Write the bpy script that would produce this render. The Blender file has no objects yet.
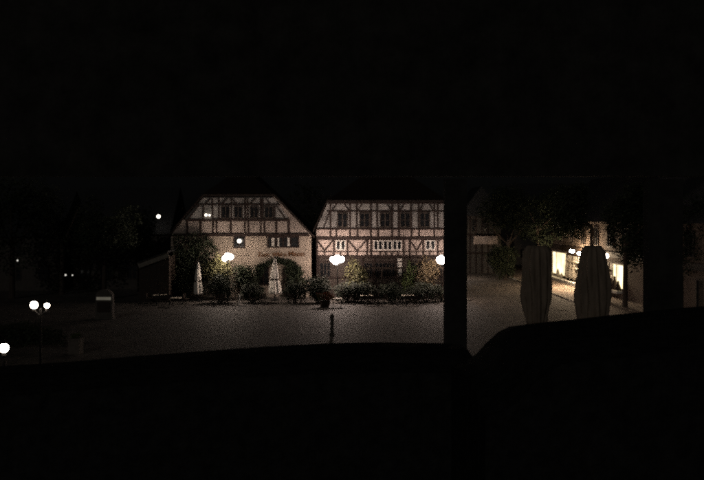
import bpy, bmesh, math, random
from mathutils import Vector, Matrix
random.seed(7)
sc = bpy.context.scene
col = sc.collection
R = math.radians

# ------------------------------------------------------------------ camera
F, HZ, HC = 755.0, 218.0, 7.9          # focal length and horizon in photo pixels, eye height in metres
cam_d = bpy.data.cameras.new('camera')
cam_d.sensor_width = 36.0
cam_d.lens = 36.0 * F / 704.0
cam_d.shift_y = -(240.0 - HZ) / 704.0
cam_d.clip_start = 0.05
cam_d.clip_end = 1000.0
cam = bpy.data.objects.new('camera', cam_d)
cam.location = (0, 0, HC)
cam.rotation_euler = (R(90), 0, 0)
col.objects.link(cam)
sc.camera = cam

# ------------------------------------------------------------------ sky, fill light, exposure
SUN_EL, SUN_ROT = R(25), R(200)
w = bpy.data.worlds.new('World')
sc.world = w
w.use_nodes = True
nt = w.node_tree
nt.nodes.clear()
sky = nt.nodes.new('ShaderNodeTexSky')
sky.sky_type = 'NISHITA'
sky.sun_disc = False
sky.sun_elevation = SUN_EL
sky.sun_rotation = SUN_ROT
hsv = nt.nodes.new('ShaderNodeHueSaturation')
hsv.inputs['Saturation'].default_value = 0.18
bg = nt.nodes.new('ShaderNodeBackground')
bg.inputs['Strength'].default_value = 0.00025
wo = nt.nodes.new('ShaderNodeOutputWorld')
nt.links.new(sky.outputs[0], hsv.inputs['Color'])
nt.links.new(hsv.outputs[0], bg.inputs[0])
nt.links.new(bg.outputs[0], wo.inputs[0])

sd = bpy.data.lights.new('spill_fill', 'SUN')  # added fill from behind the camera, standing for stray town light
sd.energy = 0.11
sd.angle = R(0.5)
sd.color = (1.0, 0.96, 0.9)
so = bpy.data.objects.new('spill_fill', sd)
d = Vector((math.sin(SUN_ROT) * math.cos(SUN_EL), math.cos(SUN_ROT) * math.cos(SUN_EL), math.sin(SUN_EL)))
so.rotation_euler = d.to_track_quat('Z', 'Y').to_euler()
so.location = (-10, -20, 40)
col.objects.link(so)

vs = sc.view_settings
vs.view_transform = 'Standard'
vs.look = 'None'
vs.exposure = 0.0
vs.gamma = 1.0
vs.use_curve_mapping = False
sc.render.engine = 'CYCLES'
sc.cycles.use_denoising = False
sc.cycles.max_bounces = 5
sc.cycles.use_adaptive_sampling = False
sc.cycles.sample_clamp_indirect = 0.25
sc.cycles.pixel_filter_type = 'BLACKMAN_HARRIS'
sc.cycles.filter_width = 2.4


# ------------------------------------------------------------------ materials
def mat(name, color, rough=0.8, var=0.25, scale=3.0, bump=0.0, metal=0.0, scale2=None, island=0.0, spec=0.3, stretch=None):
    m = bpy.data.materials.new(name)
    m.use_nodes = True
    n = m.node_tree.nodes
    L = m.node_tree.links
    b = n['Principled BSDF']
    b.inputs['Roughness'].default_value = rough
    b.inputs['Metallic'].default_value = metal
    b.inputs['Specular IOR Level'].default_value = spec
    tc = n.new('ShaderNodeTexCoord')
    vec = tc.outputs['Object']
    if stretch:
        mp = n.new('ShaderNodeMapping')
        mp.inputs['Scale'].default_value = stretch
        L.new(vec, mp.inputs[0])
        vec = mp.outputs[0]
    no = n.new('ShaderNodeTexNoise')
    no.inputs['Scale'].default_value = scale
    no.inputs['Detail'].default_value = 8
    no.inputs['Roughness'].default_value = 0.7
    L.new(vec, no.inputs['Vector'])
    rp = n.new('ShaderNodeValToRGB')
    rp.color_ramp.elements[0].position = 0.3
    rp.color_ramp.elements[1].position = 0.7
    lo = tuple(c * (1 - var) for c in color) + (1,)
    hi = tuple(min(1, c * (1 + var)) for c in color) + (1,)
    rp.color_ramp.elements[0].color = lo
    rp.color_ramp.elements[1].color = hi
    L.new(no.outputs['Fac'], rp.inputs[0])
    out = rp.outputs[0]
    if scale2:
        n2 = n.new('ShaderNodeTexNoise')
        n2.inputs['Scale'].default_value = scale2
        n2.inputs['Detail'].default_value = 4
        L.new(vec, n2.inputs['Vector'])
        mr = n.new('ShaderNodeMapRange')
        mr.inputs['From Min'].default_value = 0.3
        mr.inputs['From Max'].default_value = 0.7
        mr.inputs['To Min'].default_value = 0.6
        mr.inputs['To Max'].default_value = 1.15
        L.new(n2.outputs['Fac'], mr.inputs['Value'])
        mx = n.new('ShaderNodeMix')
        mx.data_type = 'RGBA'
        mx.blend_type = 'MULTIPLY'
        mx.inputs[0].default_value = 1
        L.new(out, mx.inputs[6])
        L.new(mr.outputs[0], mx.inputs[7])
        out = mx.outputs[2]
    if island:
        ge = n.new('ShaderNodeNewGeometry')
        hs = n.new('ShaderNodeHueSaturation')
        mr = n.new('ShaderNodeMapRange')
        mr.inputs['To Min'].default_value = 1 - island
        mr.inputs['To Max'].default_value = 1 + island
        L.new(ge.outputs['Random Per Island'], mr.inputs['Value'])
        L.new(mr.outputs[0], hs.inputs['Value'])
        L.new(out, hs.inputs['Color'])
        out = hs.outputs[0]
    L.new(out, b.inputs['Base Color'])
    if bump:
        bp = n.new('ShaderNodeBump')
        bp.inputs['Strength'].default_value = bump
        bp.inputs['Distance'].default_value = 0.03
        L.new(no.outputs['Fac'], bp.inputs['Height'])
        L.new(bp.outputs[0], b.inputs['Normal'])
    return m


def cobble(name, color, size):
    m = bpy.data.materials.new(name)
    m.use_nodes = True
    n = m.node_tree.nodes
    L = m.node_tree.links
    b = n['Principled BSDF']
    b.inputs['Roughness'].default_value = 0.75
    tc = n.new('ShaderNodeTexCoord')
    vo = n.new('ShaderNodeTexVoronoi')
    vo.inputs['Scale'].default_value = 1.0 / size
    L.new(tc.outputs['Object'], vo.inputs['Vector'])
    no = n.new('ShaderNodeTexNoise')
    no.inputs['Scale'].default_value = 0.35
    no.inputs['Detail'].default_value = 6
    L.new(tc.outputs['Object'], no.inputs['Vector'])
    sep = n.new('ShaderNodeSeparateColor')
    L.new(vo.outputs['Color'], sep.inputs[0])
    a1 = n.new('ShaderNodeMapRange')
    a1.inputs['To Min'].default_value = 0.45
    a1.inputs['To Max'].default_value = 1.5
    L.new(sep.outputs[0], a1.inputs['Value'])
    a2 = n.new('ShaderNodeMapRange')
    a2.inputs['From Min'].default_value = 0.3
    a2.inputs['From Max'].default_value = 0.7
    a2.inputs['To Min'].default_value = 0.6
    a2.inputs['To Max'].default_value = 1.3
    L.new(no.outputs['Fac'], a2.inputs['Value'])
    mu = n.new('ShaderNodeMath')
    mu.operation = 'MULTIPLY'
    L.new(a1.outputs[0], mu.inputs[0])
    L.new(a2.outputs[0], mu.inputs[1])
    gr = n.new('ShaderNodeMapRange')
    gr.inputs['From Min'].default_value = size * 1.5
    gr.inputs['From Max'].default_value = size * 4.5
    gr.inputs['To Min'].default_value = 1.0
    gr.inputs['To Max'].default_value = 0.4
    L.new(vo.outputs['Distance'], gr.inputs['Value'])
    mx = n.new('ShaderNodeMix')
    mx.data_type = 'RGBA'
    mx.blend_type = 'MULTIPLY'
    mx.inputs[0].default_value = 1
    mx.inputs[6].default_value = tuple(color) + (1,)
    L.new(mu.outputs[0], mx.inputs[7])
    L.new(mx.outputs[2], b.inputs['Base Color'])
    bp = n.new('ShaderNodeBump')
    bp.inputs['Strength'].default_value = 0.6
    bp.inputs['Distance'].default_value = 0.02
    bp.invert = True
    L.new(vo.outputs['Distance'], bp.inputs['Height'])
    L.new(bp.outputs[0], b.inputs['Normal'])
    return m


def glow(name, color, strength, mottled=False):
    m = bpy.data.materials.new(name)
    m.use_nodes = True
    n = m.node_tree.nodes
    L = m.node_tree.links
    b = n['Principled BSDF']
    b.inputs['Base Color'].default_value = (0.8, 0.75, 0.65, 1)
    b.inputs['Emission Color'].default_value = tuple(color) + (1,)
    b.inputs['Emission Strength'].default_value = strength
    if mottled:
        tc = n.new('ShaderNodeTexCoord')
        no = n.new('ShaderNodeTexNoise')
        no.inputs['Scale'].default_value = 0.9
        no.inputs['Detail'].default_value = 5
        L.new(tc.outputs['Object'], no.inputs['Vector'])
        mr = n.new('ShaderNodeMapRange')
        mr.inputs['From Min'].default_value = 0.3
        mr.inputs['From Max'].default_value = 0.7
        mr.inputs['To Min'].default_value = strength * 0.6
        mr.inputs['To Max'].default_value = strength * 1.3
        L.new(no.outputs['Fac'], mr.inputs['Value'])
        L.new(mr.outputs[0], b.inputs['Emission Strength'])
    return m


M = {}
M['plaster_warm'] = mat('plaster_warm', (0.37, 0.305, 0.245), 0.9, 0.22, 1.6, 0.2, scale2=0.5)
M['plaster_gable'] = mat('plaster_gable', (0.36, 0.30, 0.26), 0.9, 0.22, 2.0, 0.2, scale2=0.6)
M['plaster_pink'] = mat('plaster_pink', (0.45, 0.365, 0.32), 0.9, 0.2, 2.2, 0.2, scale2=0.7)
M['plaster_dimmed'] = mat('plaster_dimmed', (0.27, 0.255, 0.24), 0.9, 0.25, 2.0, 0.2, scale2=0.7)  # upper storeys: weaker lamplight and jetty shade put into a greyer tone
M['plaster_dark'] = mat('plaster_dark', (0.08, 0.07, 0.06), 0.9, 0.25, 1.5, 0.2)
M['plaster_shop'] = mat('plaster_shop', (0.12, 0.09, 0.07), 0.9, 0.25, 1.5, 0.2)
M['timber'] = mat('timber', (0.022, 0.012, 0.009), 0.7, 0.5, 4.0, 0.4, stretch=(1, 1, 0.3))
M['timber_light'] = mat('timber_light', (0.055, 0.042, 0.034), 0.7, 0.4, 4.0, 0.4)
M['white_paint'] = mat('white_paint', (0.68, 0.64, 0.58), 0.6, 0.12, 5.0)
M['glass_dark'] = mat('glass_dark', (0.012, 0.013, 0.015), 0.15, 0.4, 1.0, spec=0.5)
M['tile'] = mat('tile', (0.022, 0.015, 0.012), 0.85, 0.4, 6.0, 0.5)
M['slate'] = mat('slate', (0.03, 0.03, 0.032), 0.8, 0.4, 6.0, 0.5)
M['brick'] = mat('brick', (0.16, 0.08, 0.055), 0.9, 0.3, 6.0, 0.4)
M['stone'] = mat('stone', (0.20, 0.18, 0.15), 0.85, 0.3, 5.0, 0.4)
M['stone_dark'] = mat('stone_dark', (0.09, 0.08, 0.07), 0.85, 0.3, 5.0, 0.4)
M['kerb'] = mat('kerb', (0.45, 0.40, 0.33), 0.85, 0.25, 4.0, 0.3)
M['paving'] = mat('paving', (0.30, 0.23, 0.18), 0.85, 0.35, 2.5, 0.3, scale2=0.5)
M['asphalt'] = mat('asphalt', (0.10, 0.083, 0.068), 0.85, 0.35, 8.0, 0.4, scale2=0.4)
M['cobble'] = cobble('cobble', (0.070, 0.060, 0.051), 0.22)
M['iron'] = mat('iron', (0.012, 0.012, 0.012), 0.5, 0.3, 5.0, metal=0.3)
M['brown_letter'] = mat('brown_letter', (0.13, 0.06, 0.025), 0.7, 0.2, 8.0)
M['bark'] = mat('bark', (0.06, 0.045, 0.035), 0.95, 0.4, 5.0, 0.8, stretch=(1, 1, 0.2))
M['leaf_dark'] = mat('leaf_dark', (0.026, 0.034, 0.018), 0.7, 0.35, 1.2, island=0.5)
M['leaf_green'] = mat('leaf_green', (0.06, 0.085, 0.025), 0.7, 0.3, 1.2, island=0.5)
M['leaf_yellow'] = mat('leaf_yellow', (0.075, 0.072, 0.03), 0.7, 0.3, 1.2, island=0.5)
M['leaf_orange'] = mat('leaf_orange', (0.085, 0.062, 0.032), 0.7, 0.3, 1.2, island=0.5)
M['petal_red'] = mat('petal_red', (0.26, 0.05, 0.025), 0.7, 0.3, 1.2, island=0.5)
M['canvas_pale'] = mat('canvas_pale', (0.60, 0.56, 0.50), 0.9, 0.15, 4.0, 0.2, stretch=(1, 1, 0.3))
M['canvas_brown'] = mat('canvas_brown', (0.25, 0.195, 0.145), 0.9, 0.35, 3.0, 0.3, stretch=(1, 1, 0.25))
M['table_top'] = mat('table_top', (0.66, 0.58, 0.46), 0.7, 0.2, 6.0)
M['dark_chair'] = mat('dark_chair', (0.07, 0.05, 0.04), 0.6, 0.3, 5.0)
M['dark_wood'] = mat('dark_wood', (0.03, 0.02, 0.014), 0.7, 0.4, 5.0, 0.3)
M['frame_black'] = mat('frame_black', (0.040, 0.038, 0.034), 0.8, 0.5, 14.0, 0.4, spec=0.1)
M['ledge_black'] = mat('ledge_black', (0.032, 0.032, 0.031), 0.95, 0.5, 40.0, 0.6, spec=0.05)
M['lamp_glass'] = glow('lamp_glass', (1.0, 0.81, 0.67), 80)
M['lamp_glass_strong'] = glow('lamp_glass_strong', (1.0, 0.79, 0.68), 112)
M['lamp_glass_shop'] = glow('lamp_glass_shop', (1.0, 0.74, 0.48), 800)
M['lamp_glass_mid'] = glow('lamp_glass_mid', (1.0, 0.8, 0.62), 24)
M['lamp_glass_weak'] = glow('lamp_glass_weak', (1.0, 0.80, 0.62), 48)
M['lamp_glass_dim'] = glow('lamp_glass_dim', (1.0, 0.9, 0.75), 6)
M['lamp_spark'] = glow('lamp_spark', (1.0, 0.95, 0.85), 0.7)
M['shop_glass'] = glow('shop_glass', (1.0, 0.80, 0.46), 1.9, True)
M['shop_dim'] = glow('shop_dim', (1.0, 0.66, 0.36), 0.13, True)
M['bar_pale'] = glow('bar_pale', (1.0, 0.92, 0.70), 0.07, True)


# ------------------------------------------------------------------ mesh helpers
class MB:
    def __init__(self):
        self.v = []
        self.f = []
        self.k = 0

    def add(self, vs_, fs_):
        o = len(self.v)
        self.v += [tuple(p) for p in vs_]
        self.f += [tuple(i + o for i in q) for q in fs_]
        return self

    def box(self, a, b):
        x0, y0, z0 = [min(p, q) for p, q in zip(a, b)]
        x1, y1, z1 = [max(p, q) for p, q in zip(a, b)]
        return self.add([(x0, y0, z0), (x1, y0, z0), (x1, y1, z0), (x0, y1, z0), (x0, y0, z1), (x1, y0, z1), (x1, y1, z1), (x0, y1, z1)],
                        [(0, 3, 2, 1), (4, 5, 6, 7), (0, 1, 5, 4), (1, 2, 6, 5), (2, 3, 7, 6), (3, 0, 4, 7)])

    def bar(self, x0, z0, x1, z1, wd, y, depth=0.06):
        """flat timber in a facade plane y (facing -Y), each a few mm prouder than the last"""
        self.k += 1
        pr = depth + 0.003 * (self.k % 9)
        a = Vector((x0, z0))
        b = Vector((x1, z1))
        t = (b - a).normalized()
        n = Vector((-t.y, t.x)) * wd * 0.62
        pts = [a + n, b + n, b - n, a - n]
        vs_ = [(p.x, y - pr, p.y) for p in pts] + [(p.x, y + 0.04, p.y) for p in pts]
        return self.add(vs_, [(3, 2, 1, 0), (4, 5, 6, 7), (0, 1, 5, 4), (1, 2, 6, 5), (2, 3, 7, 6), (3, 0, 4, 7)])

    def prism(self, pts, y0, y1):
        """polygon in XZ extruded along Y"""
        n = len(pts)
        vs_ = [(p[0], y0, p[1]) for p in pts] + [(p[0], y1, p[1]) for p in pts]
        fs_ = [tuple(range(n)), tuple(range(2 * n - 1, n - 1, -1))]
        fs_ += [(i, i + n, (i + 1) % n + n, (i + 1) % n) for i in range(n)]
        return self.add(vs_, fs_)

    def tube(self, p0, p1, r0, r1=None, n=10):
        r1 = r0 if r1 is None else r1
        p0 = Vector(p0)
        p1 = Vector(p1)
        t = (p1 - p0).normalized()
        u = t.orthogonal().normalized()
        v = t.cross(u)
        vs_ = []
        for p, r in ((p0, r0), (p1, r1)):
            for i in range(n):
                a = 2 * math.pi * i / n
                vs_.append(p + u * math.cos(a) * r + v * math.sin(a) * r)
        fs_ = [(i, (i + 1) % n, (i + 1) % n + n, i + n) for i in range(n)]
        fs_ += [tuple(range(n - 1, -1, -1)), tuple(range(n, 2 * n))]
        return self.add(vs_, fs_)

    def lathe(self, prof, c=(0, 0, 0), n=16, fold=0.0, folds=8, twist=0.0):
        vs_ = []
        for (r, z) in prof:
            for i in range(n):
                a = 2 * math.pi * i / n
                rr = r * (1 + fold * math.cos(folds * a + twist * z) + fold * .8 * math.cos(5 * a + 1.3 + .6 * z) + fold * .7 * math.cos(3 * a - 1.1 * z) + fold * .4 * math.sin(9 * a + 2.1 * z))
                vs_.append((c[0] + rr * math.cos(a), c[1] + rr * math.sin(a), c[2] + z))
        fs_ = []
        for j in range(len(prof) - 1):
            for i in range(n):
                fs_.append((j * n + i, j * n + (i + 1) % n, (j + 1) * n + (i + 1) % n, (j + 1) * n + i))
        fs_ += [tuple(range(n - 1, -1, -1)), tuple(range((len(prof) - 1) * n, len(prof) * n))]
        return self.add(vs_, fs_)

    def ball(self, c, r, sz=1.0):
        prof = [(max(0.002, r * math.sin(math.pi * i / 8)), -r * sz * math.cos(math.pi * i / 8)) for i in range(9)]
        return self.lathe(prof, c, 14)

    def leaves(self, blobs, n, size, fill=0.55):
        """small leaf faces spread through ellipsoids (cx,cy,cz,rx,ry,rz)"""
        wts = [b[3] * b[4] * b[5] for b in blobs]
        for _ in range(n):
            b = random.choices(blobs, wts)[0]
            dv = Vector((random.gauss(0, 1), random.gauss(0, 1), random.gauss(0, 1))).normalized()
            rr = fill + (1 - fill) * random.random() ** 0.7
            rr *= 1 + 0.18 * math.sin(5 * dv.x + 3 * dv.z + b[0]) + random.gauss(0, 0.11)
            c = Vector((b[0] + dv.x * b[3] * rr, b[1] + dv.y * b[4] * rr, b[2] + dv.z * b[5] * rr))
            if c.z < 0.05:
                continue
            t = Vector((random.gauss(0, 1), random.gauss(0, 1), random.gauss(0, .6))).normalized()
            u = t.orthogonal().normalized()
            s = size * random.uniform(0.6, 1.3)
            o = len(self.v)
            self.v += [tuple(c - t * s), tuple(c + u * s * 0.5), tuple(c + t * s), tuple(c - u * s * 0.5)]
            self.f.append((o, o + 1, o + 2, o + 3))
        return self

    def build(self, name, m, parent=None, smooth=False, at=None):
        me = bpy.data.meshes.new(name)
        vs_ = self.v
        off = Vector((0, 0, 0))
        if at is not None:
            off = Vector(at)
        elif parent is not None:
            off = Vector(parent['org']) if 'org' in parent else Vector((0, 0, 0))
        me.from_pydata([tuple(Vector(p) - off) for p in vs_], [], self.f)
        me.update()
        bm = bmesh.new()
        bm.from_mesh(me)
        if len(bm.faces) < 4000:
            bmesh.ops.recalc_face_normals(bm, faces=bm.faces)
        bm.to_mesh(me)
        bm.free()
        me.materials.append(m)
        if smooth:
            for p in me.polygons:
                p.use_smooth = True
        o = bpy.data.objects.new(name, me)
        col.objects.link(o)
        if parent is not None:
            o.parent = parent
        elif at is not None:
            o.location = off
        return o


ORG = {}


def thing(name, label, cat, loc, group=None):
    o = bpy.data.objects.new(name, None)
    o.empty_display_size = 0.3
    col.objects.link(o)
    o.location = loc
    o['label'] = label
    o['category'] = cat
    if group:
        o['group'] = group
    ORG[o.name] = Vector(loc)
    return o


def part(mb, name, m, root, parent=None, smooth=False, label=None):
    """mesh given in world coordinates, stored relative to its thing's base"""
    o = mb.build(name, m, None, smooth, at=(0, 0, 0))
    org = ORG[root.name]
    o.data.transform(Matrix.Translation(-org))
    o.parent = parent or root
    if label:
        o['label'] = label
    return o


def tag(o, label, cat, group=None, kind=None):
    o['label'] = label
    o['category'] = cat
    if group:
        o['group'] = group
    if kind:
        o['kind'] = kind
    return o


def struct(mb, name, m):
    o = mb.build(name, m)
    o['kind'] = 'structure'
    return o


def dup(root, loc, label, group=None, scale=1.0, rot=0.0):
    r = root.copy()
    col.objects.link(r)
    r.location = loc
    r.scale = (scale,) * 3
    r.rotation_euler = (0, 0, rot)
    r['label'] = label
    if group:
        r['group'] = group
    for ch in list(root.children):
        c = ch.copy()
        col.objects.link(c)
        c.parent = r
        for g in list(ch.children):
            e = g.copy()
            col.objects.link(e)
            e.parent = c
    return r


def PX(px, d):
    return (px - 352.0) / F * d


def PZ(py, d):
    return HC - (py - HZ) / F * d


# facade plane: ten photo pixels to the metre
Y0 = F / 10.0
fx = lambda x: (x - 352.0) / 10.0
fz = lambda y: (297.0 - y) / 10.0

# ------------------------------------------------------------------ the setting
struct(MB().add([(-300, -60, 0), (300, -60, 0), (300, 500, 0), (-300, 500, 0)], [(0, 1, 2, 3)]), 'square_ground', M['cobble'])
struct(MB().add([(11.3, 50, .004), (20.8, 50, .004), (20.8, 260, .004), (11.3, 260, .004)], [(0, 1, 2, 3)]), 'road', M['asphalt'])
struct(MB().box((21.05, 48, -.1), (26.3, 250, .12)), 'pavement', M['paving'])
k = MB()
for i in range(70):
    k.box((20.8, 48 + i * 1.4, -.1), (21.04, 48 + i * 1.4 + 1.37, .135 + random.uniform(-.004, .004)))
struct(k, 'kerb', M['kerb'])
k = MB()
for i in range(60):
    k.box((11.05, 72 + i * 1.4, -.1), (11.29, 72 + i * 1.4 + 1.37, .12))
struct(k, 'kerb', M['stone'])


# ------------------------------------------------------------------ windows on a facade that faces the square
def window(root, x0, x1, z0, z1, y, panes=2, frame='timber', fw=0.06, glass='glass_dark', bars=0):
    f = MB()
    f.box((x0 - fw, y - .07, z0 - fw), (x1 + fw, y + .03, z0))
    f.box((x0 - fw, y - .073, z1), (x1 + fw, y + .03, z1 + fw))
    f.box((x0 - fw, y - .067, z0), (x0, y + .03, z1))
    f.box((x1, y - .067, z0), (x1 + fw, y + .03, z1))
    for i in range(1, panes):
        xm = x0 + (x1 - x0) * i / panes
        f.box((xm - fw / 2, y - .06, z0), (xm + fw / 2, y + .03, z1))
    for i in range(1, bars + 1):
        zm = z0 + (z1 - z0) * i / (bars + 1)
        f.box((x0, y - .045, zm - .02), (x1, y + .03, zm + .02))
    wo_ = part(f, 'window', M[frame], root)
    part(MB().box((x0, y - .02, z0), (x1, y - .012, z1)), 'pane', M[glass], root, wo_)
    return wo_


def half_hip_roof(root, pts, y, depth, ridge_z, m, over=0.35, th=0.22):
    """pts = left eave, left hip, right hip, right eave of the gable outline, in XZ"""
    (ax, az), (bx, bz), (cx, cz), (dx, dz) = pts
    mx = (bx + cx) / 2
    yf, yb = y - over, y + depth
    run = (ridge_z - bz) * 0.75
    e = 0.25

    def low(p, q):   # push the eave out and down along the slope
        v = Vector((p[0] - q[0], p[1] - q[1])).normalized() * e
        return (p[0] + v.x, p[1] + v.y)
    A = low((ax, az), (bx, bz))
    D = low((dx, dz), (cx, cz))
    v = [(A[0], yf, A[1]), (bx, yf, bz), (cx, yf, cz), (D[0], yf, D[1]), (mx, yf + run, ridge_z), (mx, yb, ridge_z), (A[0], yb, A[1]), (D[0], yb, D[1])]
    v = v + [(p[0], p[1] + (0.02 if i < 4 else 0), p[2] + th) for i, p in enumerate(v)]
    left = (0, 1, 4, 5, 6)
    front = (1, 2, 4)
    right = (2, 3, 7, 5, 4)
    fs_ = [left, front, right] + [tuple(i + 8 for i in q) for q in (left, front, right)]
    loop = [0, 1, 2, 3, 7, 5, 6]
    for i in range(len(loop)):
        a, b = loop[i], loop[(i + 1) % len(loop)]
        fs_.append((a, b, b + 8, a + 8))
    return part(MB().add(v, fs_), 'roof', m, root)


# ------------------------------------------------------------------ left house: plaster below, timbered half-hip gable
h = thing('gable_house', 'half-timbered house with a broad half-hipped gable above a tan plaster ground floor', 'house', (fx(240), Y0, 0))
part(MB().box((fx(171), Y0, 0), (fx(311), Y0 + 15, fz(235.5))), 'ground_floor_wall', M['plaster_warm'], h)
g = MB()
yg = Y0 - 0.18
g.prism([(fx(171), fz(235)), (fx(203), fz(197)), (fx(275), fz(197)), (fx(311), fz(235))], yg, Y0 + 0.3)
part(g, 'gable_wall', M['plaster_gable'], h)
yu = yg - 0.12
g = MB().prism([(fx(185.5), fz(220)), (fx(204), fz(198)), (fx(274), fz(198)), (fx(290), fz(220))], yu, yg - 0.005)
part(g, 'upper_gable_wall', M['plaster_dimmed'], h)
t = MB()
t.bar(fx(172), fz(234.8), fx(309), fz(234.8), .22, yg, .14)
for px_ in (187.7, 201, 213.5, 217, 231.2, 245, 248.5, 261, 264.7, 276.5, 289):
    t.bar(fx(px_), fz(234), fx(px_), fz(221), .16 if px_ not in (213.5, 217, 245, 248.5, 261, 264.7) else .13, yg, .05)
part(t, 'timber_frame', M['timber'], h)
t = MB()
t.bar(fx(186), fz(220), fx(290), fz(220), .18, yu, .10)
t.bar(fx(197), fz(204.5), fx(281), fz(204.5), .10, yu)
for px_ in (204, 213, 219.5, 232, 245.5, 248, 261, 263, 275):
    t.bar(fx(px_), fz(219.2), fx(px_), fz(198.5 if px_ > 204 and px_ < 275 else 206), .12, yu)
for a, b in ((206, 211), (250, 256), (271, 266), (222, 228), (237, 232)):
    t.bar(fx(a), fz(204), fx(b), fz(198.6), .09, yu)
t.bar(fx(189), fz(219), fx(200), fz(205), .1, yu)
t.bar(fx(286), fz(219), fx(277), fz(206), .1, yu)
part(t, 'upper_timber_frame', M['timber'], h)
for px_ in (226, 238.7, 254.5, 269):
    window(h, fx(px_ - 3.6), fx(px_ + 3.6), fz(217.5), fz(207), yu, 2, 'timber_light', .08)
half_hip_roof(h, [(fx(168.5), fz(237)), (fx(203), fz(196.5)), (fx(275), fz(196.5)), (fx(313), fz(236.5))], Y0, 15, fz(168), M['tile'])
window(h, fx(268.5), fx(298), fz(246.5), fz(237.5), Y0, 4, 'timber', .12, bars=1)
window(h, fx(234.5), fx(244), fz(247), fz(237), Y0, 2, 'timber', .12)
window(h, fx(259), fx(268), fz(284), fz(266), Y0, 2, 'timber', .1, bars=2)
# inner pale sashes and drawn curtains of the wide window
for a, b in ((271.5, 274.5), (277.5, 279.2), (287.5, 291)):
    part(MB().box((fx(a), Y0 - .032, fz(246.3)), (fx(b), Y0 - .024, fz(237.8))), 'curtain', M['canvas_pale'], h)

dm = MB()
ax0, ax1 = fx(282), fx(296)
arch = [(ax0, 0), (ax0, 2.6)] + [((ax0 + ax1) / 2 - .7 * math.cos(math.pi * i / 10), 2.6 + .7 * math.sin(math.pi * i / 10)) for i in range(1, 10)] + [(ax1, 2.6), (ax1, 0)]
dm.prism(arch, Y0 - .05, Y0 + .02)
door = part(dm, 'door', M['dark_wood'], h)
part(MB().ball((ax0 + .2, Y0 - .1, 1.1), .05), 'handle', M['iron'], h, door)
part(MB().box((fx(228), Y0 + 7, fz(180)), (fx(234), Y0 + 7.7, fz(158))), 'chimney', M['brick'], h)


def lettering(txt, px0, px1, zbase, size, y):
    cu = bpy.data.curves.new('lettering', 'FONT')
    cu.body = txt
    cu.size = size
    cu.extrude = 0.01
    cu.offset = 0.018
    cu.space_character = 1.05
    o = bpy.data.objects.new('lettering', cu)
    col.objects.link(o)
    dg = bpy.context.evaluated_depsgraph_get()
    dg.update()
    me = bpy.data.meshes.new_from_object(o.evaluated_get(dg))
    bpy.data.objects.remove(o)
    xs = [v.co.x for v in me.vertices]
    sx = (fx(px1) - fx(px0)) / (max(xs) - min(xs))
    me.transform(Matrix.Translation((-min(xs), 0, 0)))
    me.transform(Matrix.Diagonal((sx, 1, 1, 1)))
    me.transform(Matrix.Rotation(R(90), 4, 'X'))
    me.transform(Matrix.Translation(Vector((fx(px0), y, zbase)) - ORG[h.name]))
    me.materials.clear()
    me.materials.append(M['brown_letter'])
    o = bpy.data.objects.new('lettering', me)
    col.objects.link(o)
    o.parent = h
    return o


lettering('Zum', 257.5, 269.5, fz(256.6), .62, Y0 - .02)
lettering('Wilden', 272, 286.5, fz(256.2), .55, Y0 - .02)
lettering('Mann', 288.5, 304.5, fz(256.0), .66, Y0 - .02)

# ------------------------------------------------------------------ right house: jettied, close timbering
h2 = thing('jettied_house', 'long half-timbered house with jettied pink storeys over a dark timber ground floor', 'house', (fx(386), Y0 + 1, 0))
X0, X1 = 316.5, 457.0
ya = Y0 + .55      # ground floor
yb = Y0 + .18      # first floor
yc = Y0 - .10      # parapet band
yd = Y0 - .16      # upper storey
part(MB().box((fx(X0), ya, 0), (fx(X1), ya + 13, fz(257))), 'ground_floor_wall', M['timber_light'], h2)
part(MB().box((fx(X0), yb, fz(257)), (fx(X1), ya + 13, fz(238))), 'first_floor_wall', M['plaster_pink'], h2)
part(MB().box((fx(X0), yc, fz(238)), (fx(X1), ya + 13, fz(228.2))), 'band_wall', M['plaster_pink'], h2)
part(MB().prism([(fx(X0), fz(228.2)), (fx(328), fz(202)), (fx(446), fz(202)), (fx(X1), fz(228.2))], yd, yd + .5), 'upper_wall', M['plaster_dimmed'], h2)
half_hip_roof(h2, [(fx(314.5), fz(230)), (fx(327), fz(202.5)), (fx(447), fz(202.5)), (fx(459), fz(230))], Y0 - .15, 14, fz(160), M['tile'])
t = MB()
t.bar(fx(X0), fz(238), fx(X1), fz(238), .20, yc, .12)
t.bar(fx(X0), fz(229), fx(X1), fz(229), .12, yd, .10)
t.bar(fx(327), fz(211.2), fx(X1 - 8), fz(211.2), .09, yd, .05)
t.bar(fx(328), fz(203), fx(446), fz(203), .12, yd, .05)
up = (330.6, 350, 356.6, 370.7, 377, 392, 398.5, 411, 418.5, 434, 437.5, 445)
for px_ in up:
    t.bar(fx(px_), fz(228.6), fx(px_), fz(203), .13, yd)
for px_ in (330.6, 336.5, 350, 357.5, 370.7, 378, 392, 399, 411.5, 419, 434, 445):
    t.bar(fx(px_), fz(237.5), fx(px_), fz(229.5), .13, yc)
for a, b in ((332, 337), (349, 344), (358, 362), (391, 387), (400, 404), (433, 429), (420, 423)):
    t.bar(fx(a), fz(211), fx(b), fz(203.6), .08, yd)
t.bar(fx(324), fz(228), fx(330), fz(211), .09, yd)
part(t, 'upper_timber_frame', M['timber'], h2)
t = MB()
t.bar(fx(X0), fz(256.6), fx(X1), fz(256.6), .22, yb, .16)
t.bar(fx(X0), fz(251.5), fx(X1), fz(251.5), .08, yb, .05)
t.bar(fx(X0), fz(239.4), fx(X1), fz(239.4), .10, yb, .05)
for px_ in (317, 334, 347.5, 367.2, 371, 404, 410, 423.5, 438, 445):
    t.bar(fx(px_), fz(256), fx(px_), fz(239.8), .14, yb)
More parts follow.
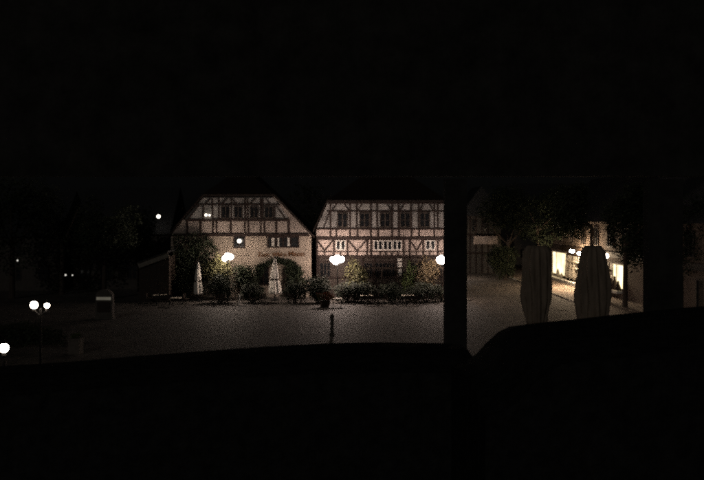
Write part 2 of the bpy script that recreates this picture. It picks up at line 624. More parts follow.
for a, b, c in ((317.5, 324.5, 333.5), (348, 357, 366.5), (410.5, 416.8, 423)):
    t.bar(fx(a), fz(240.5), fx(b), fz(250.8), .12, yb)
    t.bar(fx(b), fz(250.8), fx(c), fz(239.8), .12, yb)
for px_ in (324.5, 340.5, 357, 380, 386, 392, 398, 416.8, 430):
    t.bar(fx(px_), fz(256), fx(px_), fz(252), .10, yb)
for px_ in range(319, 456, 6):
    t.bar(fx(px_), fz(258.6), fx(px_), fz(257.6), .16, yb, .10)
part(t, 'lower_timber_frame', M['timber'], h2)
for px_ in (342.5, 364.5, 385, 405, 424.5):
    window(h2, fx(px_ - 4.4), fx(px_ + 4.4), fz(226.5), fz(213.5), yd, 2, 'timber_light', .10, bars=1)
wsp = ((338.2, 1), (343, 1), (376, 1), (380.4, 1), (385.5, 1), (389.8, 1), (395, 1), (399.4, 1), (428, 1), (433, 1))
for px_, _ in wsp:
    window(h2, fx(px_ - 1.45), fx(px_ + 1.45), fz(249.3), fz(241.2), yb, 1, 'white_paint', .085)
t = MB()
for px_ in (317.5, 349.5, 362.5, 374, 396, 410, 424, 440, 456):
    t.bar(fx(px_), 0, fx(px_), fz(258.8), .20, ya, .12)
t.bar(fx(X0), fz(278), fx(X1), fz(278), .14, ya, .09)
t.bar(fx(X0), fz(262), fx(X1), fz(262), .10, ya, .09)
part(t, 'ground_floor_timbers', M['timber'], h2)
for a, b in ((320, 330), (364.5, 372), (376, 386), (387, 395), (412, 422), (426, 438)):
    window(h2, fx(a), fx(b), fz(277), fz(263.5), ya, 3, 'timber_light', .07, bars=1)
pn = MB()
pn.box((fx(397.5), ya - .08, fz(276.5)), (fx(402.2), ya - .005, fz(258.8)))
part(pn, 'white_panel', M['white_paint'], h2)
dm = MB().box((fx(403), ya - .06, 0), (fx(409), ya - .004, 2.5))
door = part(dm, 'door', M['dark_wood'], h2)
part(MB().ball((fx(404), ya - .1, 1.05), .05), 'handle', M['iron'], h2, door)
# timber veranda along the ground floor
vr = MB()
for px_ in (352, 366, 381, 397, 412, 427, 441):
    vr.box((fx(px_) - .06, Y0 - 1.3, 0), (fx(px_) + .06, Y0 - 1.18, fz(268)))
vr.box((fx(350), Y0 - 1.32, fz(268)), (fx(446), Y0 - 1.16, fz(266.4)))
vr.box((fx(350), Y0 - 1.30, fz(283)), (fx(446), Y0 - 1.20, fz(282)))
part(vr, 'veranda', M['dark_wood'], h2)
part(MB().box((fx(360), Y0 + 6, fz(178)), (fx(367), Y0 + 6.8, fz(156))), 'chimney', M['brick'], h2)


# ------------------------------------------------------------------ plain dark houses behind and beside
def plain_house(name, label, x0, x1, y, depth, eave, ridge, wall, roof, wins, along='x', group=None, frames='timber_light'):
    hh = thing(name, label, 'house', ((x0 + x1) / 2, y, 0), group)
    part(MB().box((x0, y, 0), (x1, y + depth, eave)), 'wall', M[wall], hh)
    if along == 'x':
        ym = y + depth / 2
        v = [(x0 - .3, y - .4, eave - .1), (x1 + .3, y - .4, eave - .1), (x1 + .3, ym, ridge), (x0 - .3, ym, ridge), (x0 - .3, y + depth + .4, eave - .1), (x1 + .3, y + depth + .4, eave - .1)]
        fs_ = [(0, 1, 2, 3), (3, 2, 5, 4), (0, 3, 4), (1, 5, 2), (0, 4, 5, 1)]
    else:
        xm = (x0 + x1) / 2
        v = [(x0 - .3, y - .3, eave - .1), (x0 - .3, y + depth, eave - .1), (xm, y + depth, ridge), (xm, y - .3, ridge), (x1 + .3, y - .3, eave - .1), (x1 + .3, y + depth, eave - .1)]
        fs_ = [(0, 1, 2, 3), (3, 2, 5, 4), (0, 3, 4), (1, 5, 2), (0, 4, 5, 1)]
    rf = part(MB().add(v, fs_), 'roof', M[roof], hh)
    for (a, b, c, e) in wins:
        window(hh, a, b, c, e, y, 2, frames, .08, bars=1)
    return hh


def grid(x0, x1, zs, n, w_=1.0, hgt=1.4):
    out = []
    for z in zs:
        for i in range(n):
            xc = x0 + (x1 - x0) * (i + .5) / n
            out.append((xc - w_ / 2, xc + w_ / 2, z, z + hgt))
    return out


plain_house('dark_house', 'unlit dark house with a steep roof behind the trees at the far left', -44, -32, 82, 10, 6, 11, 'plaster_dark', 'slate', grid(-44, -32, (1.2, 3.8), 4))
plain_house('dark_house', 'unlit dark house behind the trees just left of the gabled house', -31, -20.5, 84, 10, 6.2, 11.5, 'plaster_dark', 'slate', grid(-31, -20.5, (1.2, 3.8), 4))
far = plain_house('corner_house', 'small pale house with slit windows down the street, just right of the black window post', 15.6, 21.3, 108, 9, 8.3, 12.5, 'plaster_dark', 'slate',
            [(15.9, 16.5, 6.2, 8.0), (17.2, 17.8, 6.0, 7.7), (18.6, 19.2, 6.0, 7.7)], 'y')
t = MB()
for px_ in (470, 476, 482, 488, 494):
    t.bar(PX(px_, 108), 0, PX(px_, 108), 8.2, .16, 108)
t.bar(15.6, 5.5, 21.3, 5.5, .2, 108, .12)
t.bar(15.6, 2.9, 21.3, 2.9, .2, 108, .12)
part(t, 'timber_frame', M['timber'], far)
bal = MB()
bal.box((17.2, 106.8, 4.2), (20.6, 107.95, 4.35))
bal.box((17.2, 106.8, 4.36), (20.6, 106.86, 5.35))
part(bal, 'balcony', M['plaster_pink'], far)
plain_house('dark_house', 'dark gabled house closing the end of the street', 27.5, 46, 128, 10, 7.5, 14, 'plaster_dark', 'slate', grid(27.5, 46, (1.2, 4.4), 6))
plain_house('dark_house', 'wide dark house behind the gap between the two half-timbered houses', -8, 4, 96, 9, 6.5, 11, 'plaster_dark', 'slate', grid(-8, 4, (1.2, 4.0), 4))

# low wing left of the gable house, with a pale fascia board
lw = thing('lean_to', 'low dark lean-to with a pale slanting fascia beside the gabled house', 'outbuilding', (PX(155, 70.8), 70.8, 0))
part(MB().prism([(PX(139, 70.8), 0), (PX(139, 70.8), PZ(268, 70.8)), (PX(169, 70.8), PZ(256, 70.8)), (PX(169, 70.8), 0)], 70.8, 76), 'wall', M['dark_wood'], lw)
a = Vector((PX(138, 70.5), 0, PZ(265.5, 70.5)))
b = Vector((PX(168, 70.5), 0, PZ(254.5, 70.5)))
part(MB().bar(a.x, a.z, b.x, b.z, .42, 70.6, .05), 'fascia', M['stone'], lw)
part(MB().add([(a.x, 70.4, a.z + .22), (b.x, 70.4, b.z + .22), (b.x, 76.4, b.z + .25), (a.x, 76.4, a.z + .25), (a.x, 70.4, a.z + .32), (b.x, 70.4, b.z + .32), (b.x, 76.4, b.z + .35), (a.x, 76.4, a.z + .35)],
              [(0, 3, 2, 1), (4, 5, 6, 7), (0, 1, 5, 4), (1, 2, 6, 5), (2, 3, 7, 6), (3, 0, 4, 7)]), 'roof', M['slate'], lw)
dm = MB().box((PX(150, 70.8), 70.73, 0), (PX(158, 70.8), 70.79, 2.0))
part(dm, 'door', M['dark_wood'], lw)

# ------------------------------------------------------------------ shop row on the right, facing the street (-X)
XS = 26.2
sh = thing('shop_building', 'long two-storey shop building with lit windows along the pavement on the right', 'building', (XS + 5, 78, 0))
part(MB().box((XS, 50, 0), (XS + 11, 99.5, 7.6)), 'wall', M['plaster_shop'], sh)
part(MB().add([(XS - .5, 49.6, 7.5), (XS - .5, 99.9, 7.5), (XS + 5.5, 99.9, 13), (XS + 5.5, 49.6, 13), (XS + 11.5, 49.6, 7.5), (XS + 11.5, 99.9, 7.5)],
              [(0, 3, 2, 1), (3, 4, 5, 2), (0, 4, 3), (1, 2, 5), (0, 1, 5, 4)]), 'roof', M['slate'], sh)
fas = MB().box((XS - .3, 50.2, 3.95), (XS - .004, 99.3, 4.5))
part(fas, 'fascia', M['dark_wood'], sh)


def street_window(y0, y1, z0, z1, m, frame='white_paint', bars=(), proud=.12, fw=.12, name='shop_window'):
    f = MB()
    x = XS
    f.box((x - proud, y0 - fw, z0 - fw), (x - .004, y1 + fw, z0))
    f.box((x - proud - .003, y0 - fw, z1), (x - .004, y1 + fw, z1 + fw))
    f.box((x - proud + .003, y0 - fw, z0), (x - .004, y0, z1))
    f.box((x - proud + .003, y1, z0), (x - .004, y1 + fw, z1))
    for yb_ in bars:
        f.box((x - proud + .01, yb_ - .05, z0), (x - .004, yb_ + .05, z1))
    wv = part(f, name, M[frame], sh)
    part(MB().box((x - .03, y0, z0), (x - .02, y1, z1)), 'pane', M[m], sh, wv)
    return wv


wv = street_window(92.2, 98.2, .80, 3.55, 'shop_glass', bars=(96.4,))
wv2 = street_window(85.3, 91.7, .82, 3.45, 'shop_dim', 'dark_wood', bars=(87.4, 89.6))
part(MB().box((XS - 1.1, 85.2, .13), (XS - .13, 98.2, .5)), 'sill', M['white_paint'], sh)
dsp = MB()
for yy in (86.1, 87.9, 89.2, 90.7):
    hgt = random.uniform(1.2, 2.1)
    part(MB().lathe([(.2, 0), (.32, .3), (.22, .8 * hgt), (.12, hgt), (.15, hgt + .2), (.02, hgt + .35)], (XS - .34, yy, .67), 10), 'window_display', M['stone'], sh)
dsp = MB()
dsp.box((XS - .45, 85.6, 2.75), (XS - .14, 91.2, 2.82))
dsp.box((XS - .45, 85.9, 2.0), (XS - .14, 90.9, 2.06))
part(dsp, 'display_shelf', M['table_top'], sh)
wv3 = street_window(72.7, 75.5, 1.05, 3.3, 'shop_glass', bars=(74.6,))
wv4 = street_window(75.8, 77.8, 1.05, 3.3, 'shop_dim', 'dark_wood', bars=(76.8,))
part(MB().box((XS - .8, 72.5, .62), (XS - .13, 78.0, .86)), 'sill', M['white_paint'], sh)
part(MB().box((XS - .35, 75.9, 2.5), (XS - .14, 77.6, 2.75)), 'display_shelf', M['dark_wood'], sh)
for yy, hgt in ((73.2, .7), (74.2, 1.1), (75.1, .8), (76.3, 1.3), (77.2, .9)):
    part(MB().lathe([(.2, 0), (.3, .2), (.2, .7 * hgt), (.1, hgt), (.13, hgt + .12), (.02, hgt + .25)], (XS - .4, yy, .87), 10), 'window_display', M['dark_wood'], sh)
for yy, hgt in ((93, .5), (94.6, .9), (97.3, .4)):
    part(MB().lathe([(.15, 0), (.26, .2), (.2, .7 * hgt), (.1, hgt), (.02, hgt + .2)], (XS - .4, yy, .51), 10), 'window_display', M['stone'], sh)
for yy in (56, 61, 66.2):
    street_window(yy - 1.2, yy + 1.2, .9, 3.2, 'glass_dark', 'timber_light', bars=(yy,), name='window')
for yy in (54, 58.5, 63, 67.5, 72, 76.5, 81, 85.5, 90, 94.5):
    street_window(yy - .7, yy + .7, 5.0, 6.8, 'glass_dark', 'timber_light', bars=(yy,), name='window')


# ------------------------------------------------------------------ street lamps
def lamp_cluster(px, py, dd, label, arms, gr, glass, group='street lamps round the square', spread=.42):
    x, zc = PX(px, dd), PZ(py, dd)
    L_ = thing('street_lamp', label, 'street lamp', (x, dd, 0), group)
    top = zc - gr * .9
    part(MB().lathe([(.17, 0), (.17, .25), (.10, .35), (.085, .9), (.055, 1.0), (.045, top)], (x, dd, 0), 12), 'post', M['iron'], L_)
    ar = MB()
    offs = []
    for i in range(arms):
        if arms == 1:
            offs.append((0, 0, 0))
        elif arms == 2:
            offs.append(((-.5 + i) * spread * 2, 0, -.02 * i))
        else:
            if i == 0:
                offs.append((0, 0, .18))
            else:
                an = 2 * math.pi * (i - 1) / (arms - 1) + .5
                offs.append((spread * math.cos(an), spread * math.sin(an), -.10 + .16 * (i % 2)))
    for o in offs:
        c = Vector((x + o[0], dd + o[1], zc + o[2]))
        ar.tube((x, dd, top - .35), (c.x, c.y, c.z - gr - .05), .03, .022, 8)
        ar.tube((c.x, c.y, c.z - gr - .09), (c.x, c.y, c.z - gr * .9), .07, .05, 8)
    if arms > 1:
        part(ar, 'arms', M['iron'], L_)
    else:
        part(ar, 'collar', M['iron'], L_)
    for i, o in enumerate(offs):
        r_ = gr * (1.0 if i == 0 or arms != 2 else .68)
        part(MB().ball((x + o[0], dd + o[1], zc + o[2]), r_), 'lamp_globe', M[glass], L_, smooth=True)
        part(MB().lathe([(.09, 0), (.05, .06), (.012, .14)], (x + o[0], dd + o[1], zc + o[2] + r_ * .96), 8), 'finial', M['iron'], L_)
    return L_


lamp_cluster(227.5, 257.5, 71.6, 'lit street lamp of several globes in front of the gabled house, among yellow-lit leaves', 4, .24, 'lamp_glass', spread=.34)
lamp_cluster(337.5, 260, 71.6, 'brightest lit street lamp, a bunch of globes before the left end of the jettied house', 6, .27, 'lamp_glass_strong', spread=.42)
lamp_cluster(441.3, 260, 71.4, 'lit street lamp with globes close to the black window post, before the jettied house', 5, .24, 'lamp_glass_strong', spread=.24)
lamp_cluster(40.5, 305, 33.8, 'lit twin street lamp with one larger and one smaller globe at far left', 2, .165, 'lamp_glass_weak', spread=.29)
lamp_cluster(4, 348, 22.6, 'lit single-globe street lamp at the lower left edge of the photo', 1, .135, 'lamp_glass_weak')
lamp_cluster(606, 256, 60.5, 'lit single-globe street lamp beside the second folded brown parasol', 1, .21, 'lamp_glass_mid')


lamp_cluster(456, 252, 100, 'assumed street lamp on the road edge beyond the jettied house, unseen behind the window post', 3, .26, 'lamp_glass', spread=.3)  # assumed lamp, out of sight, added to light the road and corner house


def wall_lantern(px, py, dd, label, r, glass, n=1, hook_y=None, gap=.35):
    x, z = PX(px, dd), PZ(py, dd)
    L_ = thing('wall_lantern', label, 'lantern', (x, dd, z), 'small lanterns on walls')
    hy = hook_y if hook_y is not None else dd + .5
    br = MB()
    br.tube((x, dd, z + r * 1.2 + .06), (x, hy, z + r * 1.2 + .1), .02, .02, 6)
    for i in range(n):
        br.tube((x + i * gap, dd, z + r * .9), (x + i * gap, dd, z + r * 1.2 + .12), .03, .015, 6)
    if n > 1:
        br.tube((x, dd, z + r * 1.2 + .08), (x + gap * (n - 1), dd, z + r * 1.2 + .08), .02, .02, 6)
    part(br, 'bracket', M['iron'], L_)
    for i in range(n):
        part(MB().ball((x + i * gap, dd, z - .02 * i), r * (1 - .3 * i)), 'lamp_globe', M[glass], L_, smooth=True)
    return L_


wall_lantern(158.5, 216.5, 83.2, 'round lit lantern high on the dark house left of the gable', .20, 'lamp_glass_dim', hook_y=84)
wall_lantern(206, 215, 74.9, 'pair of small lit lanterns on the left slope of the gable wall', .115, 'lamp_glass_dim', 2, hook_y=75.2)
wall_lantern(239.3, 241, 74.9, 'round lit lantern hanging before the small window of the gabled house', .19, 'lamp_glass_dim', hook_y=75.45)
wall_lantern(65.5, 275, 81.5, 'tiny lit lantern on the dark house among the far left trees', .11, 'lamp_spark', 2, hook_y=82, gap=.75)
wall_lantern(17.5, 260.5, 81.5, 'tiny lit lantern near the left edge of the photo', .09, 'lamp_spark', hook_y=82)
# two lamps over the shop window
for px_, py_, dd, rx, lab in ((572, 251, 85.0, .30, 'wide lit lamp over the shop window, nearer its bright pane'), (579.5, 253.5, 81.2, .24, 'smaller lit lamp over the shop window, next to the folded parasol')):
    x, z = PX(px_, dd), PZ(py_, dd)
    L_ = thing('shop_lamp', lab, 'lamp', (x, dd, z), 'lamps over the shop window')
    part(MB().tube((x, dd, z + .22), (XS - .29, dd, z + .25), .025, .025, 6), 'bracket', M['iron'], L_)
    part(MB().lathe([(.03, .32), (rx * .5, .25), (rx * 1.15, .17), (rx * 1.15, .15), (.03, .16)], (x, dd, z), 14), 'lamp_shade', M['iron'], L_)
    part(MB().ball((x, dd, z), rx, .6), 'bulb', M['lamp_glass_shop'], L_, smooth=True)


# ------------------------------------------------------------------ parasols
def parasol(px, dd, ztop, zbot, rtop, rmax, rlow, m, label, group, lean=0.0):
    x = PX(px, dd)
    P_ = thing('parasol', label, 'parasol', (x, dd, 0), group)
    part(MB().lathe([(.42, 0), (.42, .08), (.12, .12), (.06, .3), (.045, zbot + .6)], (x, dd, 0), 14), 'pole', M['iron'], P_)
    H_ = ztop - zbot
    prof = []
    for i in range(15):
        u = i / 14
        if u < .35:
            r = rlow + (rmax - rlow) * (u / .35)
        else:
            q = (u - .35) / .65
            r = rmax + (rtop - rmax) * q ** (1.6 if rtop > .3 else 1.0)
        if u > .93:
            r *= .7
        if abs(u - .4) < .04 and rtop < .3:
            r *= .86
        prof.append((r, zbot + H_ * u))
    part(MB().lathe(prof, (x, dd, 0), 120, .10 if rtop > .3 else .08, 12 if rtop > .3 else 8, .10), 'canopy', M[m], P_, smooth=True)
    part(MB().lathe([(.05, ztop - .02), (.07, ztop + .08), (.02, ztop + .2)], (x, dd, 0), 8), 'finial', M['iron'], P_)
    if rtop < .3:
        part(MB().lathe([(rmax * .95, zbot + H_ * .375), (rmax * .98, zbot + H_ * .4), (rmax * .95, zbot + H_ * .425)], (x, dd, 0), 24), 'strap', M['dark_wood'], P_)
    return P_


parasol(198.3, 71.8, PZ(262, 71.8), PZ(294, 71.8), .10, .34, .42, 'canvas_pale', 'slim folded pale parasol left of the lamp, before dark shrubs', 'folded pale parasols')
parasol(275, 72.3, PZ(258, 72.3), PZ(293.5, 72.3), .10, .46, .62, 'canvas_pale', 'folded pale parasol with a wide hem before the arched plant of the gabled house', 'folded pale parasols')
parasol(536.5, 50, PZ(246, 50), PZ(325, 50), .82, .86, .62, 'canvas_brown', 'tall folded brown parasol left of the bright shop window', 'big folded brown parasols')
parasol(593, 50, PZ(246, 50), PZ(322, 50), .70, 1.0, .95, 'canvas_brown', 'bulky folded brown parasol between the two lit shop windows', 'big folded brown parasols')


# ------------------------------------------------------------------ trees and shrubs
def tree(px, dd, ztop, rx, rz, label, m='leaf_dark', n=5000, leaf=.16, trunk_r=.2, name='tree', nb=9, ry=None, trunk_px=None, group=None, cat='tree'):
    x = PX(px, dd)
    T_ = thing(name, label, cat, (x, dd, 0), group)
    zc = ztop - rz
    tk = MB()
    tx = x if trunk_px is None else PX(trunk_px, dd)
    tk.tube((tx, dd, 0), (tx + .05, dd, max(.3, zc - rz * .35)), trunk_r, trunk_r * .7, 10)
    for i in range(5):
        an = i * 1.257 + random.random()
        tk.tube((tx + .05, dd, max(.25, zc - rz * .5)), (x + rx * .6 * math.cos(an), dd + (ry or rx) * .6 * math.sin(an), zc + rz * random.uniform(-.1, .5)), trunk_r * .45, trunk_r * .12, 7)
    part(tk, 'trunk', M['bark'], T_)
    blobs = []
    for i in range(nb):
        dv = Vector((random.uniform(-1, 1), random.uniform(-1, 1), random.uniform(-1, 1)))
        s = random.uniform(.35, .55)
        blobs.append((x + dv.x * rx * .62, dd + dv.y * (ry or rx) * .62, zc + dv.z * rz * .62, rx * s, (ry or rx) * s, rz * s))
    part(MB().leaves(blobs, n, leaf), 'crown', M[m], T_)
    return T_


def shrub(x0, x1, y0, dd, label, m='leaf_dark', n=2500, leaf=.10, name='shrub', cat='shrub', depth=None, base=0.0, group=None):
    xa, xb, zt = PX(x0, dd), PX(x1, dd), PZ(y0, dd)
    rx = (xb - xa) / 2
    x = (xa + xb) / 2
    S_ = thing(name, label, cat, (x, dd, 0), group)
    tk = MB()
    for i in range(5):
        an = i * 1.257
        tk.tube((x + .1 * math.cos(an), dd + .1 * math.sin(an), 0), (x + rx * .5 * math.cos(an), dd + rx * .4 * math.sin(an), zt * .75), .05, .015, 6)
    part(tk, 'stems', M['bark'], S_)
    blobs = []
    dp = depth or min(rx, 1.0)
    for i in range(8):
        s = random.uniform(.4, .6)
        blobs.append((x + random.uniform(-.6, .6) * rx, dd + random.uniform(-.6, .6) * dp, base + (zt - base) * random.uniform(.3, .72), rx * s, dp * s, (zt - base) * random.uniform(.24, .3)))
    blobs.append((x, dd, base + (zt - base) * .5, rx * .7, dp * .7, (zt - base) * .48))
    part(MB().leaves(blobs, n, leaf), 'foliage', M[m], S_)
    return S_


G1 = 'dark trees behind the left side of the square'
tree(12, 74, 12, 4.6, 4.6, 'broad dark tree at the left edge of the photo, behind the twin lamp', trunk_r=.3, group=G1)
tree(62, 78, 11.5, 4.2, 4.3, 'dark tree second from the left edge, beside the tiny lantern', trunk_r=.28, group=G1)
tree(104, 73, 10, 3.2, 3.8, 'dark tree standing behind the kiosk with the pale bar', trunk_r=.25, group=G1)
tree(139, 79, 8.6, 2.2, 3.4, 'dark tree behind the lean-to with the slanting fascia', trunk_r=.22, group=G1, n=4000)
tree(300, 92, 12.5, 4.2, 5.2, 'tall dark tree rising in the gap between the two half-timbered houses', trunk_r=.3)
tree(186, 74.0, PZ(237, 74.0), 3.3, 2.6, 'dense dark tree covering the left ground floor of the gabled house', n=9000, leaf=.12, trunk_r=.16, ry=1.0)
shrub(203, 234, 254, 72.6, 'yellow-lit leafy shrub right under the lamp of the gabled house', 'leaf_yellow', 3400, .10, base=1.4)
shrub(232, 256, 262, 73.4, 'dark tall shrub between the lamp and the arched plant', 'leaf_dark', 3600)
shrub(204, 238, 273, 70.3, 'dark low shrub between the pale parasols, below the yellow-lit leaves', 'leaf_dark', 2600)
shrub(166, 198, 277, 73.0, 'dark low shrub left of the slim pale parasol', 'leaf_dark', 2600)
shrub(236, 268, 283, 70.3, 'dark low shrub left of the wide-hemmed pale parasol', 'leaf_dark', 2000)
shrub(281, 309, 280, 70.4, 'dark low shrub right of the wide-hemmed pale parasol', 'leaf_dark', 2200)
shrub(301, 333, 274, 70.3, 'dark bushy shrub at the gap between the two houses', 'leaf_dark', 3400)
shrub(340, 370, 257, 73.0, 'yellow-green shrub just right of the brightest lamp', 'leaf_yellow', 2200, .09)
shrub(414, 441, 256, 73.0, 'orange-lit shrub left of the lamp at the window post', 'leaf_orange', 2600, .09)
shrub(401, 418, 260, 73.2, 'green shrub beside the white panel of the jettied house', 'leaf_green', 1200, .09)
shrub(331, 376, 281, 70.9, 'dark hedge-like shrub behind the table below the brightest lamp', 'leaf_dark', 3200)
shrub(372, 408, 283, 70.9, 'dark hedge-like shrub behind the middle of the jettied house terrace', 'leaf_dark', 2600)
shrub(402, 450, 281, 70.9, 'dark hedge-like shrub at the terrace end by the window post', 'leaf_dark', 3200)

# climbing plant arching over the door of the gable house
cp = thing('climbing_plant', 'dark climbing plant arching over the door of the gabled house', 'climber', (fx(279), Y0 - .3, 0))
tk = MB()
tk.tube((fx(257), Y0 - .12, 0), (fx(258), Y0 - .12, fz(270)), .05, .03, 7)
tk.tube((fx(258), Y0 - .12, fz(270)), (fx(278), Y0 - .12, fz(260)), .03, .02, 7)
tk.tube((fx(278), Y0 - .12, fz(260)), (fx(298), Y0 - .12, fz(266)), .02, .015, 7)
part(tk, 'stems', M['bark'], cp)
bl = []
for px_, py_, r_ in ((258.5, 268, .45), (263, 266, .4), (268, 263.5, .35), (273, 261, .35), (278, 260, .4), (283, 261, .4), (288, 262.5, .45), (293, 264.5, .5), (297, 268, .5), (259, 275, .4), (256, 280, .45), (300, 273, .45), (302, 281, .5), (289, 270, .5), (296, 276, .5), (261, 271, .4), (291, 278, .5)):
    bl.append((fx(px_), Y0 - .3, fz(py_), r_, .25, r_ * .85))
part(MB().leaves(bl, 3600, .09), 'foliage', M['leaf_dark'], cp)

# street trees on the right
G2 = 'dark street trees along the shop pavement'
tree(638, 66, PZ(186, 66), 2.7, 3.5, 'street tree with a bare trunk right of the second lit shop window', 'leaf_dark', 11000, .15, .24, trunk_px=625, nb=20, group=G2)
tree(549, 92, 11.2, 4.6, 3.2, 'broad dark tree hanging over the bright shop window', 'leaf_dark', 6000, .17, .25, trunk_px=537, group=G2)
tree(508, 100, 11.8, 4.6, 5.0, 'dark leafy tree beside the pale corner house in the street', 'leaf_dark', 6500, .18, .26, group=G2)
tree(566, 76, PZ(184, 76), 2.4, 3.0, 'dark tree crown above the shop lamps, its trunk hidden by the folded parasol', 'leaf_dark', 8000, .15, .2, nb=16, trunk_px=591, group=G2)
tree(700, 60, 11, 4.0, 4.0, 'dark tree beyond the right window frame', 'leaf_dark', 5000, .15, .25, group=G2)
shrub(488, 522, 246, 96, 'dark wide shrub at the street corner beneath the leafy tree', 'leaf_dark', 4500, .16)


# ------------------------------------------------------------------ terrace furniture
def table(px, dd, ztop, wd, label):
    x = PX(px, dd)
    T_ = thing('terrace_table', label, 'table', (x, dd, 0), 'pale terrace tables')
    part(MB().box((x - wd / 2, dd - .4, ztop - .05), (x + wd / 2, dd + .4, ztop)), 'table_top', M['table_top'], T_)
    for sx in (-1, 1):
        for sy in (-1, 1):
            part(MB().tube((x + sx * (wd / 2 - .1), dd + sy * .32, 0), (x + sx * (wd / 2 - .1), dd + sy * .32, ztop - .05), .03, .025, 8), 'leg', M['iron'], T_)
    return T_


TABS = ((160, 70.0, 'pale terrace table at far left, below the slanting fascia'), (176, 67.5, 'dim terrace table just left of the slim pale parasol'),
        (367, 69.5, 'pale terrace table right of the red flower tub'), (408, 69.5, 'pale terrace table nearest the black window post'), (337, 67, 'dim terrace table beside the red flower tub'))
for px_, dd, lab in TABS:
    table(px_, dd, .78, 1.2 if px_ not in (337, 176) else .9, lab)


def bench(px, dd, label):
    x = PX(px, dd)
    B_ = thing('terrace_bench', label, 'bench', (x, dd, 0), 'dark terrace benches')
    part(MB().box((x - .7, dd - .2, .42), (x + .7, dd + .2, .47)), 'seat', M['dark_wood'], B_)
    part(MB().box((x - .7, dd + .2, .55), (x + .7, dd + .24, .9)), 'backrest', M['dark_wood'], B_)
    for sx in (-1, 1):
        part(MB().box((x + sx * .6 - .03, dd - .17, 0), (x + sx * .6 + .03, dd + .235, .418)), 'leg', M['iron'], B_)


bench(371, 68.0, 'dark bench in front of the pale table right of the red flower tub')
bench(413, 68.0, 'dark bench in front of the pale table nearest the black window post')
bench(163, 68.5, 'dark bench in front of the pale table at far left')

def chair(px, dd, rot):
    x = PX(px, dd)
    C_ = thing('terrace_chair', 'dark slatted terrace chair in the dim row before the two half-timbered houses', 'chair', (x, dd, 0), 'dark chairs of the terrace row')
    part(MB().box((x - .23, dd - .22, .43), (x + .23, dd + .22, .47)), 'seat', M['dark_chair'], C_)
    b_ = MB()
    for i in range(4):
        b_.box((x - .23, dd + .2, .55 + i * .1), (x + .23, dd + .225, .62 + i * .1))
    part(b_, 'backrest', M['dark_chair'], C_)
    for sx in (-1, 1):
        part(MB().box((x + sx * .2 - .02, dd - .2, 0), (x + sx * .2 + .02, dd - .16, .428)), 'leg', M['iron'], C_)
        part(MB().box((x + sx * .2 - .02, dd + .17, 0), (x + sx * .2 + .02, dd + .199, .93)), 'leg', M['iron'], C_)
    C_.rotation_euler = (0, 0, rot)
    return C_


ch0 = chair(352, 69.0, .3)
for px_, dd, ro in ((359, 69.8, 1.6), (377, 69.7, -1.5), (386, 69.2, .2), (398, 69.8, 1.5), (418, 69.7, -1.6), (427, 69.1, .4), (436, 69.5, -.3), (346, 69.9, 2.0), (292, 69.3, .5), (262, 69.0, -.4), (252, 69.6, 1.2), (303, 69.5, -1.2), (222, 69.2, .3), (186, 69.6, 1.0), (149, 70.2, 1.5)):
    dup(ch0, (PX(px_, dd), dd, 0), ch0['label'], ch0['group'], rot=ro)

ft = thing('flower_tub', 'dark tub of reddish flowers below the brightest lamp', 'flower tub', (PX(325, 67), 67, 0))
part(MB().lathe([(.38, 0), (.5, .55), (.55, .6), (.5, .62)], (PX(325, 67), 67, 0), 16), 'tub', M['dark_wood'], ft)
part(MB().leaves([(PX(325, 67), 67, .85, .75, .6, .4), (PX(322, 67), 67, .95, .4, .4, .3)], 900, .07), 'foliage', M['leaf_green'], ft)
part(MB().leaves([(PX(325, 67), 67, .98, .78, .6, .36), (PX(328, 67), 66.8, .9, .4, .4, .3)], 700, .06), 'blossoms', M['petal_red'], ft)

wp = thing('short_post', 'short thin white post between the shrubs below the gabled house', 'post', (PX(239.5, 68), 68, 0))
part(MB().lathe([(.07, 0), (.07, .9), (.09, .93), (.05, 1.0)], (PX(239.5, 68), 68, 0), 10), 'shaft', M['white_paint'], wp)
bo = MB().lathe([(.17, 0), (.17, .1), (.12, .16), (.11, 1.15), (.15, 1.2), (.15, 1.3), (.03, 1.42)], (0, 0, 0), 14).build('bollard', M['stone_dark'])
bo.location = (PX(332, 51), 51, 0)
tag(bo, 'dark upright bollard alone on the cobbles below the brightest lamp', 'bollard')

# round-topped board with a pale bar, left side of the square
kd = 59.0
kx = PX(103.8, kd)
ki = thing('notice_kiosk', 'dark round-topped kiosk with a pale lit bar, left side of the square', 'kiosk', (kx, kd, 0))
body = [(kx - .66, .12), (kx - .66, 1.75)] + [(kx - .66 * math.cos(math.pi * i / 12), 1.75 + .55 * math.sin(math.pi * i / 12)) for i in range(1, 12)] + [(kx + .66, 1.75), (kx + .66, .12)]
part(MB().prism(body, kd, kd + .5), 'body', M['stone_dark'], ki)
part(MB().box((kx - .56, kd - .06, 1.5), (kx + .56, kd - .004, 1.72)), 'pale_bar', M['bar_pale'], ki)
part(MB().box((kx - .5, kd - .05, .55), (kx + .5, kd - .004, 1.35)), 'panel', M['dark_wood'], ki)
part(MB().box((kx - .72, kd - .1, 0), (kx + .72, kd + .6, .118)), 'plinth', M['stone_dark'], ki)

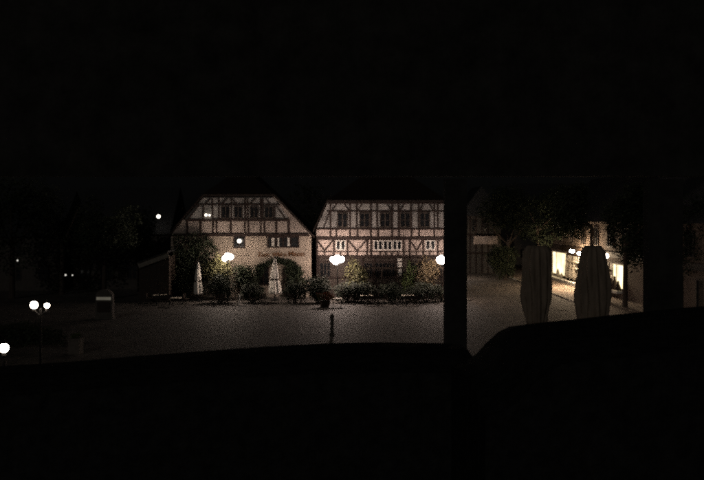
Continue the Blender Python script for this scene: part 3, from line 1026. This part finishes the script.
# stone planter block and hedge near the left lamps
pb = thing('stone_planter', 'squat pale stone planter on the cobbles right of the low dark hedge', 'planter', (PX(75, 44), 44, 0))
pxx = PX(75.5, 44)
part(MB().box((pxx - .32, 43.7, 0), (pxx + .32, 44.4, .8)), 'box', M['stone_dark'], pb)
part(MB().box((pxx - .36, 43.66, .802), (pxx + .36, 44.44, .9)), 'rim', M['stone_dark'], pb)
part(MB().leaves([(pxx, 44.05, 1.0, .3, .3, .2)], 300, .05), 'foliage', M['leaf_green'], pb)
hd = shrub(-30, 70, 322, 46, 'low dark hedge behind the single-globe lamp at lower left', 'leaf_dark', 6000, .09, 'hedge', 'hedge', depth=.8)

# ------------------------------------------------------------------ the window the view is taken through
FD = 2.0
WX = lambda p, d_=FD: PX(p, d_)
WZ = lambda p, d_=FD: PZ(p, d_)
wf = thing('window_frame', 'black window frame with a thick post, close to the viewer', 'window frame', (WX(455), FD, WZ(420)))
part(MB().box((WX(-200), FD - .02, WZ(177, FD + .02)), (WX(900), FD + .02, WZ(-160))), 'head', M['frame_black'], wf)
part(MB().box((WX(443.6, FD + .015), FD - .015, WZ(420)), (WX(467, FD - .015), FD + .015, WZ(177) - .006)), 'post', M['frame_black'], wf)
part(MB().box((WX(643, FD + .018), FD - .018, WZ(420)), (WX(683, FD - .018), FD + .018, WZ(177) - .006)), 'side_post', M['frame_black'], wf)
part(MB().box((WX(-200), FD - .08, WZ(680)), (WX(900), FD + .08, WZ(420) - .002)), 'sill', M['frame_black'], wf)


def ledge(pts, y0, y1, label):
    b_ = MB()
    n = len(pts)
    dm_ = y0 + (y1 - y0) * .75
    # cross-section rounded towards the top
    prof = [(0.0, -.02), (.25, -.004), (.5, 0), (.75, -.004), (1.0, -.02)]
    vs_, fs_ = [], []
    for (u, dz) in prof:
        yy = y0 + (y1 - y0) * u
        vs_ += [(WX(p[0], dm_), yy, WZ(p[1], dm_) + dz) for p in pts]
    m_ = len(prof)
    vs_ += [(WX(p[0], dm_), y0, WZ(680)) for p in pts] + [(WX(p[0], dm_), y1, WZ(680)) for p in pts]
    for j in range(m_ - 1):
        for i in range(n - 1):
            fs_.append((j * n + i, j * n + i + 1, (j + 1) * n + i + 1, (j + 1) * n + i))
    A_, B_ = m_ * n, (m_ + 1) * n
    for i in range(n - 1):
        fs_.append((A_ + i, A_ + i + 1, i + 1, i))
        fs_.append(((m_ - 1) * n + i, (m_ - 1) * n + i + 1, B_ + i + 1, B_ + i))
    fs_.append((A_, 0, n, 2 * n, 3 * n, 4 * n, B_))
    fs_.append((B_ + n - 1, 5 * n - 1, 4 * n - 1, 3 * n - 1, 2 * n - 1, n - 1, A_ + n - 1))
    b_.add(vs_, fs_)
    o = b_.build('window_ledge', M['ledge_black'])
    c = Vector((WX(pts[len(pts) // 2][0]), (y0 + y1) / 2, WZ(680)))
    o.data.transform(Matrix.Translation(-c))
    o.location = c
    tag(o, label, 'ledge')
    return o


ledge([(-160, 375), (-60, 368), (0, 364.5), (70, 360), (140, 354), (200, 349.5), (270, 344.5), (330, 341.5), (380, 340.5), (443, 341.5), (462, 343)], FD - .5, FD - .14, 'black gently curved ledge along the window bottom, left of the post')
ledge([(458, 366), (472, 361), (484, 353), (496, 340), (508, 329), (520, 323), (545, 320), (580, 316.5), (610, 313), (643, 309.5), (683, 305.5), (720, 303), (860, 298)], FD - .9, FD - .52, 'black raised ledge with a sloping shoulder, right of the window post')
